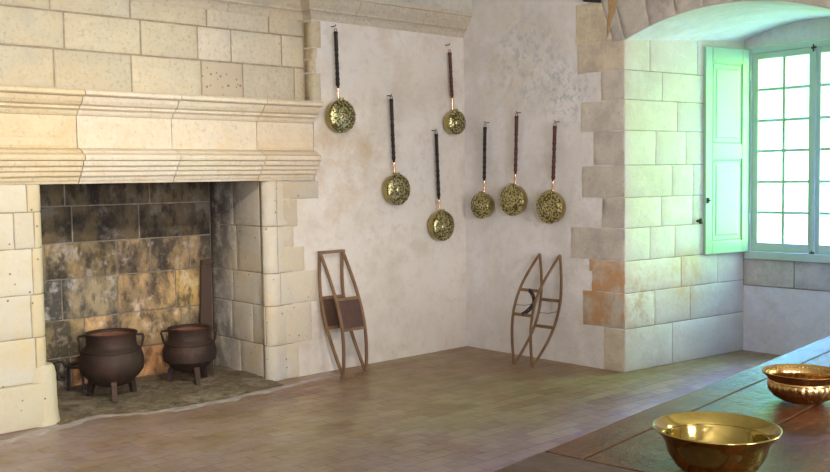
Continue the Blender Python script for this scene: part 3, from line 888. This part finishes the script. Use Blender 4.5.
def wall_hook(wall, along, z, label):
    t = thing('wall_hook', (along, 0, z) if wall == 'L' else (0, along, z), label, 'hook', 'iron hooks that carry the warming pans', rot=(0, 0, 0 if wall == 'L' else -PI / 2))
    bm = bmesh.new()
    tube(bm, [(0, .01, 0), (0, -.045, -.004), (0, -.058, .0), (0, -.060, .010)], .0045, 8)
    finish('hook_pin', bm, 'nail', t, smooth=50)
    return t
PD = [('L', (-1.532, 2.812), (-1.515, 2.128), 2.347, 2.279, .275, 'handle_black', 'largest brass warming pan, black handle, hanging against the hood above the mantel end', (-1.536, 2.846)),
      ('L', (-.943, 2.291), (-.918, 1.515), 1.736, 1.669, .272, 'handle_black', 'brass warming pan with black handle on the left wall above the rusty rack', (-.943, 2.305)),
      ('L', (-.231, 2.742), (-.198, 2.112), 2.323, 2.233, .222, 'handle_red', 'small brass warming pan hanging high beside the wall corner under the cornice', (-.236, 2.80)),
      ('L', (-.414, 2.002), (-.385, 1.177), 1.401, 1.32, .275, 'handle_black', 'lowest hanging brass warming pan on the left wall near the corner', (-.418, 2.016)),
      ('B', (-.317, 2.059), (-.294, 1.352), 1.562, 1.476, .238, 'handle_black', 'brass warming pan with black handle, on the back wall nearest the corner', (-.318, 2.088)),
      ('B', (-.699, 2.136), (-.672, 1.404), 1.617, 1.546, .278, 'handle_red', 'middle of the three brass warming pans on the white back wall', (-.699, 2.152)),
      ('B', (-1.128, 2.029), (-1.095, 1.347), 1.555, 1.484, .280, 'handle_red', 'brass warming pan on the back wall nearest the grey window quoins', (-1.130, 2.052))]
for i, (w, tp, ct, f0, f1, D, hm, lb, hk) in enumerate(PD):
    pan('warming_pan', w, tp, ct, f0, f1, D, hm, lb, i)
HL = ['iron hook above the largest warming pan beside the hood', 'iron hook above the warming pan over the rusty rack',
      'iron hook under the cornice above the small corner warming pan', 'iron hook holding the lowest warming pan on the left wall',
      'iron hook on the back wall above the pan nearest the corner', 'iron hook above the middle pan of the back wall',
      'iron hook on the back wall above the pan nearest the quoins']
for (w, tp, *_r), lb in zip(PD, HL):
    hk = _r[-1]; wall_hook(w, hk[0], max(hk[1], tp[1] + .02) - .0, lb)

# ------------------------------------------------------------------ bed-warmer racks
def bow(p0, p1, bulge, n=16, pw=1.0):
    p0, p1, bulge = Vector(p0), Vector(p1), Vector(bulge)
    return [p0.lerp(p1, i / n) + bulge * (math.sin(PI * (i / n)) ** pw) for i in range(n + 1)]
def on(pts, t):
    k = t * (len(pts) - 1); i = min(int(k), len(pts) - 2); return pts[i].lerp(pts[i + 1], k - i)
t = thing('bed_warmer_rack', (-1.62, -.33, 0), 'brown bow-sided wooden bed frame with two dark sheet panels, leaning on the left wall', 'bed warmer frame', 'bed warmer frames leaning on the walls')
ax = .117
bows = {}
for sx in (-1, 1):
    top, bot = (sx * ax - .008 if sx < 0 else sx * ax - .01, .27, 1.005), (sx * ax, 0, .012)
    for nm, bl in (('back', (0, .115, .02)), ('front', (0, -.115, -.02))):
        pts = bow(top, bot, bl); bows[sx, nm] = pts
        bm = bmesh.new(); bar(bm, pts, .019, .021, (1, 0, 0)); finish('bow', bm, 'wood_bar', t)
for z, y in ((1.0, .27), (.014, 0)):
    bm = bmesh.new(); bar(bm, [(-ax - .02, y, z), (ax + .008, y, z)], .028, .024, (0, 0, 1)); finish('rung', bm, 'wood_bar', t)
for nm, ts in (('front', (.36, .60)), ('back', (.40, .64))):
    for q in ts:
        a, b = on(bows[-1, nm], q), on(bows[1, nm], q)
        bm = bmesh.new(); bar(bm, [a, b], .024, .022, (0, 0, 1)); finish('rung', bm, 'wood_bar', t)
    q = [on(bows[s_, nm], k) for k in (ts[0] + .01, ts[1] - .01) for s_ in (-1, 1)]
    bm = bmesh.new()
    off = Vector((0, .004, 0))
    fr_ = [bm.verts.new(v + o_) for o_ in (-off, off) for v in (q[0] + Vector((.01, 0, 0)), q[1] - Vector((.01, 0, 0)), q[3] - Vector((.01, 0, 0)), q[2] + Vector((.01, 0, 0)))]
    bm.faces.new(fr_[:4]); bm.faces.new(fr_[4:][::-1])
    for i in range(4): bm.faces.new((fr_[i], fr_[(i + 1) % 4], fr_[4 + (i + 1) % 4], fr_[4 + i]))
    finish('panel', bm, 'sheet', t)

t = thing('bed_warmer_rack', (-.405, -1.06, 0), 'open brown wooden bed frame with a curved black strap, leaning on the back wall', 'bed warmer frame', 'bed warmer frames leaning on the walls')
bows = {}
for sy in (1, -1):
    top, bot = (.355, sy * .112 + .0, .925), (0, sy * .1, .012)
    for nm, bl in (('front', (-.155, 0, .05)), ('back', (.15, 0, -.05))):
        pts = bow(top, bot, bl); bows[sy, nm] = pts
        bm = bmesh.new(); bar(bm, pts, .016, .018, (0, 1, 0)); finish('bow', bm, 'wood_bar', t)
for nm, ts in (('front', (.36, .58)), ('back', (.38, .62))):
    for q in ts:
        a, b = on(bows[1, nm], q), on(bows[-1, nm], q)
        bm = bmesh.new(); bar(bm, [a, b], .022, .024, (0, 0, 1)); finish('rung', bm, 'wood_bar', t)
a, b = on(bows[1, 'front'], .36), on(bows[-1, 'front'], .36)
c_, d_ = on(bows[1, 'front'], .58), on(bows[-1, 'front'], .58)
p0, p1 = a.lerp(b, .62), c_.lerp(d_, .62)
bm = bmesh.new()
bar(bm, [p0.lerp(p1, k / 14) + Vector((-.012 + .02 * math.sin(PI * k / 14), -.055 * math.sin(PI * k / 14) ** .7 + .02 * abs(k / 7 - 1), .004)) for k in range(15)], .034, .008, (1, 0, 0))
strap = finish('strap', bm, 'iron_dark', t)
for k in (3, 7, 11):
    bm = bmesh.new()
    pp = p0.lerp(p1, k / 14) + Vector((-.012 + .02 * math.sin(PI * k / 14) - .006, -.055 * math.sin(PI * k / 14) ** .7 + .02 * abs(k / 7 - 1), .004))
    lathe(bm, [(0, 0), (.008, 0), (.006, .005), (0, .006)], 10, Matrix.Translation(pp) @ Matrix.Rotation(-PI / 2, 4, 'Y'))
    o = finish('rivet', bm, 'nail'); o.parent = strap
for nm in ('front', 'back'):
    a, b = on(bows[1, nm], .50), on(bows[-1, nm], .47)
    bm = bmesh.new(); tube(bm, [a, a.lerp(b, .5) + Vector((0, 0, -.012)), b], .003, 6); finish('wire', bm, 'nail', t)

# ------------------------------------------------------------------ cauldrons and paddle in the hearth
def cauldron(loc, R, H, label, rot, feet):
    t = thing('cauldron', loc, label, 'cauldron', 'iron cauldrons in the hearth', rot=(0, 0, rot))
    k = R
    zb, zm, zn = .085, H * .54, H * .80
    prof = [(0, zb), (k * .35, zb + .005), (k * .62, zb + .03), (k * .85, zb + .085), (k * .97, zm - .05), (k, zm), (k * .985, zm + .04), (k * .92, zn - .035), (k * .83, zn - .008),
            (k * .79, zn), (k * .77, zn + .015), (k * .775, H - .025), (k * .80, H - .014), (k * .82, H), (k * .80, H + .004), (k * .75, H - .006),
            (k * .74, zn + .02), (k * .78, zn - .02), (k * .9, zm), (k * .6, zb + .06), (0, zb + .03)]
    bm = bmesh.new(); lathe(bm, prof, 48)
    for z in (zm + .005,):
        pass
    body = finish('pot', bm, 'iron', t, smooth=40)
    bm = bmesh.new(); lathe(bm, [(k * .735, H - .02), (k * .72, H - .03), (k * .715, zn + .015), (k * .73, zn + .01)], 48)
    bm2 = bm; lathe(bm, [(0, zn + .006), (k * .735, zn + .01)], 48)
    o = finish('rusty_interior', bm, 'iron_rust', smooth=60); o.parent = body
    for a in feet:
        bm = bmesh.new(); ca, sa = math.cos(a), math.sin(a)
        bar(bm, [(ca * k * .60, sa * k * .60, zb + .06), (ca * k * .72, sa * k * .72, .10), (ca * k * .80, sa * k * .80, .002)], .046, .040, (-sa, ca, 0), taper=lambda q: 1.05 - .25 * q)
        finish('leg', bm, 'iron', t)
    for s_ in (-1, 1):                   # angular ear handles at the neck
        bm = bmesh.new()
        tube(bm, [(s_ * k * .79, 0, H - .02), (s_ * (k * .79 + .045), 0, H - .022), (s_ * (k * .79 + .05), 0, H - .035), (s_ * (k * .79 + .032), 0, zn - .012), (s_ * k * .86, 0, zn - .028)], .009, 8)
        finish('ear', bm, 'iron', t, smooth=50)
    # bail handle lying down on the shoulder
    bm = bmesh.new(); pts = []
    for i in range(25):
        a = PI + PI * i / 24; rr = k * .92 + .008
        pts.append((rr * math.cos(a), rr * math.sin(a) * .96, zn - .004 - .030 * math.sin(PI * i / 24)))
    tube(bm, pts, .008, 8); finish('bail', bm, 'iron', t, smooth=50)
    return t
cauldron((-3.36, .345, .016), .232, .48, 'larger rusty iron cauldron on three legs, left in the hearth', -.6, (-1.34, .80, 2.85))
cauldron((-2.70, .385, .016), .208, .435, 'smaller rusty iron cauldron standing before the leaning plank', -.6, (-1.15, .95, 3.05))
# low square side loop of the larger pot is a loose trivet handle standing behind it
t = thing('iron_trivet', (-3.455, .69, .02), 'dark iron trivet with square handle behind the left cauldron', 'trivet')
bm = bmesh.new(); lathe(bm, [(.075, .19), (.10, .19), (.10, .205), (.075, .205), (.075, .19)], 24); finish('ring', bm, 'iron_dark', t, smooth=40)
for a in (.3, 2.4, 4.5):
    bm = bmesh.new(); bar(bm, [(.088 * math.cos(a), .088 * math.sin(a), .195), (.10 * math.cos(a), .10 * math.sin(a), .0)], .016, .016, (-math.sin(a), math.cos(a), 0)); finish('leg', bm, 'iron_dark', t)
bm = bmesh.new(); q = Vector((-.9, .2, 0)).normalized()
tube(bm, [q * .11 + Vector((0, 0, .10)), q * .165 + Vector((0, 0, .11)), q * .185 + Vector((0, 0, .235)), q * .13 + Vector((0, 0, .24)), q * .105 + Vector((0, 0, .195))], .009, 8)
finish('handle', bm, 'iron', t, smooth=40)

t = thing('oak_plank', (-2.40, .66, .02), 'dark charred plank leaning in the back right corner of the fireplace', 'plank')
bm = bmesh.new()
bar(bm, [(.0, 0, .003), (.03, .045, .30), (.085, .125, .62), (.118, .17, .895)], .092, .030, (0, 1, 0), taper=lambda q: 1.25 - .25 * q)
bmesh.ops.bevel(bm, geom=bm.edges[:], offset=.004, segments=1, affect='EDGES')
finish('board', bm, 'plank', t)
bm = bmesh.new(); box(bm, (.07, .14, .875), (.168, .178, .915), .004); finish('top_cleat', bm, 'plank', t)

# ------------------------------------------------------------------ table and bowls
TZ = .78; ta = math.atan2(.1146, .9934)
tb = thing('long_table', (-4.483, -4.535, 0), 'long dark red oak table with worn plank top in the right foreground', 'table', rot=(0, 0, ta))
# local x along the edge, -y into the table
X0, X1, TW, TH = -.75, 4.35, 1.02, .055
XE = .265
seams = [0, .135, .433, .74, TW]
rnd = random.Random(5)
for a, b in zip(seams, seams[1:]):
    bm = bmesh.new(); g = .004
    xs = [XE + .004 + (X1 - XE) * i / 60 for i in range(61)]
    ys = [-a - g, -a - g - .0012] + [-a - (b - a) * j / 5 for j in range(1, 5)] + [-b + g + .0012, -b + g]
    grid = []
    for x in xs:
        row = []
        for j, y in enumerate(ys):
            e = j in (0, len(ys) - 1)
            wob = noise.noise(Vector((x * 2.2, (a if j < 3 else b) * 7, 1))) * .003 if (e and 0 < (a if j == 0 else b) < TW) else 0
            z = TZ - (.0016 if e else 0) + noise.noise(Vector((x * 1.7, y * 6, 4 + a))) * .003
            row.append(bm.verts.new((x, y + wob, z)))
        grid.append(row)
    for i in range(60):
        for j in range(len(ys) - 1):
            f = bm.faces.new((grid[i][j], grid[i + 1][j], grid[i + 1][j + 1], grid[i][j + 1]))
            f.smooth = True
    edges = [e for e in bm.edges if e.is_boundary]
    r = bmesh.ops.extrude_edge_only(bm, edges=edges)
    nv = [v for v in r['geom'] if isinstance(v, bmesh.types.BMVert)]
    for v in nv: v.co.z = TZ - TH
    bmesh.ops.holes_fill(bm, edges=[e for e in bm.edges if e.is_boundary], sides=0)
    finish('plank', bm, 'table', tb, smooth=25)
bm = bmesh.new(); box(bm, (X0, -TW, TZ - TH), (XE, 0, TZ - .001), .005); finish('end_board', bm, 'table_grey', tb)
bm = bmesh.new()
for y in (-.07, -TW + .07): box(bm, (X0 + .2, y - .015, TZ - TH - .13), (X1 - .2, y + .015, TZ - TH), .003)
for x in (X0 + .2, X1 - .2): box(bm, (x - .015, -TW + .085, TZ - TH - .13), (x + .015, -.085, TZ - TH), .003)
finish('apron', bm, 'table', tb)
for x in (X0 + .2, X1 - .2):
    for y in (-.07, -TW + .07):
        bm = bmesh.new(); box(bm, (x - .05, y - .05, 0), (x + .05, y + .05, TZ - TH - .001), .01); finish('leg', bm, 'table', tb)

b1 = thing('brass_bowl', (-4.03, -4.965, TZ + .002), 'plain polished brass bowl with flared rim, nearest on the table', 'bowl', 'brass bowls on the table')
bm = bmesh.new(); r = .167; h = .118
prof = [(0, .006), (.075, .004), (.092, 0), (.098, .006), (.112, .022), (.130, .052), (.137, .080), (.143, .092), (.156, .108), (.165, h), (.1675, h + .002), (.168, h - .0005), (.166, h - .004)]
out = [(0, .0), (.085, .0), (.096, .003), (.113, .018), (.131, .048), (.139, .078), (.1445, .089), (.158, .105), (.1665, .113), (.1695, .1155), (.1695, .1185), (.167, .1195),
       (.1645, .1175), (.154, .1075), (.1425, .0945), (.1415, .0915), (.1375, .0905), (.1335, .080), (.126, .050), (.108, .021), (.090, .007), (.05, .004), (0, .004)]
lathe(bm, out, 144); finish('bowl', bm, 'brass_bowl', b1, smooth=50)
bm = bmesh.new()
tube(bm, [(.169 * math.cos(a), .169 * math.sin(a), .118) for a in [2 * PI * i / 144 for i in range(144)]], .0028, 8, True)
finish('rolled_rim', bm, 'brass_bowl', b1, smooth=60)
b2 = thing('brass_bowl', (-3.083, -4.752, TZ + .002), 'reddish fluted brass bowl with beaded rim, farther along the table', 'bowl', 'brass bowls on the table')
bm = bmesh.new(); nf = 30
o2 = [(0, .006), (.060, .006), (.070, .0), (.078, .004), (.098, .016), (.114, .036), (.119, .056), (.116, .066), (.1185, .068), (.1185, .073), (.117, .075), (.121, .086), (.136, .099), (.1385, .101), (.1385, .104), (.136, .105),
      (.119, .091), (.1135, .078), (.1135, .066), (.115, .055), (.110, .036), (.094, .019), (.074, .010), (0, .010)]
def flute(q, z, a):
    if .010 < z < .064 and q > .08: return q * (1 + .030 * (abs(math.cos(nf / 2 * a)) - .5))
    if .082 < z < .1: return q * (1 + .012 * math.cos(nf * 2 * a))
    return q
lathe(bm, o2, 240, None, 0, flute); finish('bowl', bm, 'brass_copper', b2, smooth=50)
bm = bmesh.new()
for i in range(56):
    a = 2 * PI * i / 56
    bmesh.ops.create_uvsphere(bm, u_segments=8, v_segments=5, radius=.0045, matrix=Matrix.Translation((.1235 * math.cos(a), .1235 * math.sin(a), .0945)))
finish('rim_beading', bm, 'brass_bowl', b2, smooth=60)

# ------------------------------------------------------------------ light
def area(name, loc, target, sx, sy, power, color, spread=PI):
    l = bpy.data.lights.new(name, 'AREA'); l.shape = 'RECTANGLE'; l.size, l.size_y = sx, sy; l.energy = power; l.color = color; l.spread = spread
    o = bpy.data.objects.new(name, l); col.objects.link(o); o.location = loc
    o.rotation_euler = (Vector(target) - Vector(loc)).to_track_quat('-Z', 'Y').to_euler()
    return o
# added fill lights standing in for unseen windows; no openings behind them
area('fill_south_west', (-7.9, YS + .02, 1.9), (-7.9, 0, 1.9), 1.4, 2., 250, (.955, .945, 1.))
area('fill_south_east', (-3.9, YS + .02, 1.9), (-3.9, 0, 1.9), 1.4, 2., 200, (.965, .95, 1.))
area('fill_wall_niche', (.55, -6.95, 1.82), (-5, -6.95, 1.2), 1.3, 1.75, 110, (.85, 1., .62))  # unseen greenish fill added in the blind niche
# warm lamp on the vault lighting the fireplace
l = bpy.data.lights.new('fireplace_lamp', 'SPOT'); l.energy = 235; l.color = (1., .87, .70); l.spot_size = math.radians(72); l.spot_blend = 1.; l.shadow_soft_size = .06
o = bpy.data.objects.new('fireplace_lamp', l); col.objects.link(o); o.location = (-4.3, -3.5, 3.02)
o.rotation_euler = (Vector((-3.2, .5, .75)) - o.location).to_track_quat('-Z', 'Y').to_euler()
# sky portal in the visible window
p = area('window_portal', (XWIN + .2, YM, 1.77), (0, YM, 1.77), 1.22, 1.87, 1, (1, 1, 1)); p.data.cycles.is_portal = True

w = bpy.data.worlds.new('world'); scene.world = w; w.use_nodes = True
nt = w.node_tree; bg = nt.nodes['Background']
tc = N(nt, 'ShaderNodeTexCoord'); sx = N(nt, 'ShaderNodeSeparateXYZ'); nt.links.new(tc.outputs['Generated'], sx.inputs[0])
nz = N(nt, 'ShaderNodeTexNoise', Scale=9., Detail=5.); nt.links.new(tc.outputs['Generated'], nz.inputs['Vector'])
ma = N(nt, 'ShaderNodeMath', operation='MULTIPLY_ADD'); ma.inputs[1].default_value = .16; nt.links.new(nz.outputs['Fac'], ma.inputs[0]); nt.links.new(sx.outputs['Z'], ma.inputs[2])
mr = N(nt, 'ShaderNodeMapRange'); mr.inputs[1].default_value = -.5; mr.inputs[2].default_value = .7; nt.links.new(ma.outputs[0], mr.inputs[0])
def env(stops):
    cr = nt.nodes.new('ShaderNodeValToRGB'); nt.links.new(mr.outputs[0], cr.inputs['Fac'])
    e = cr.color_ramp.elements
    e[0].position, e[0].color = stops[0][0], (*stops[0][1], 1); e[1].position, e[1].color = stops[-1][0], (*stops[-1][1], 1)
    for ps, c in stops[1:-1]:
        el = e.new(ps); el.color = (*c, 1)
    return cr.outputs['Color']
# one side of the garden is open and pale, the other is a sunlit wood below a blue sky
open_side = env([(0, (.03, .08, .02)), (.38, (.03, .08, .035)), (.45, (.035, .095, .062)), (.49, (.055, .10, .08)), (.54, (.025, .085, .05)), (.70, (.025, .08, .04)), (.80, (.36, .60, 2.5)), (1., (.46, .75, 3.1))])
wood_side = env([(0, (.055, .10, .04)), (.38, (.09, .20, .045)), (.5, (.14, .36, .06)), (.74, (.13, .33, .065)), (.92, (.12, .27, .11)), (1., (.14, .28, .22))])
my = N(nt, 'ShaderNodeMapRange'); my.inputs[1].default_value = -.12; my.inputs[2].default_value = .12; nt.links.new(sx.outputs['Y'], my.inputs[0])
nt.links.new(mixc(nt, my.outputs[0], wood_side, open_side), bg.inputs['Color']); bg.inputs['Strength'].default_value = 54.

vs_ = scene.view_settings
vs_.view_transform = 'Standard'; vs_.look = 'None'; vs_.gamma = 1; vs_.use_curve_mapping = False
vs_.exposure = 0.66
scene.cycles.use_denoising = True
scene.cycles.max_bounces = 10; scene.cycles.diffuse_bounces = 5
scene.cycles.sample_clamp_indirect = 8
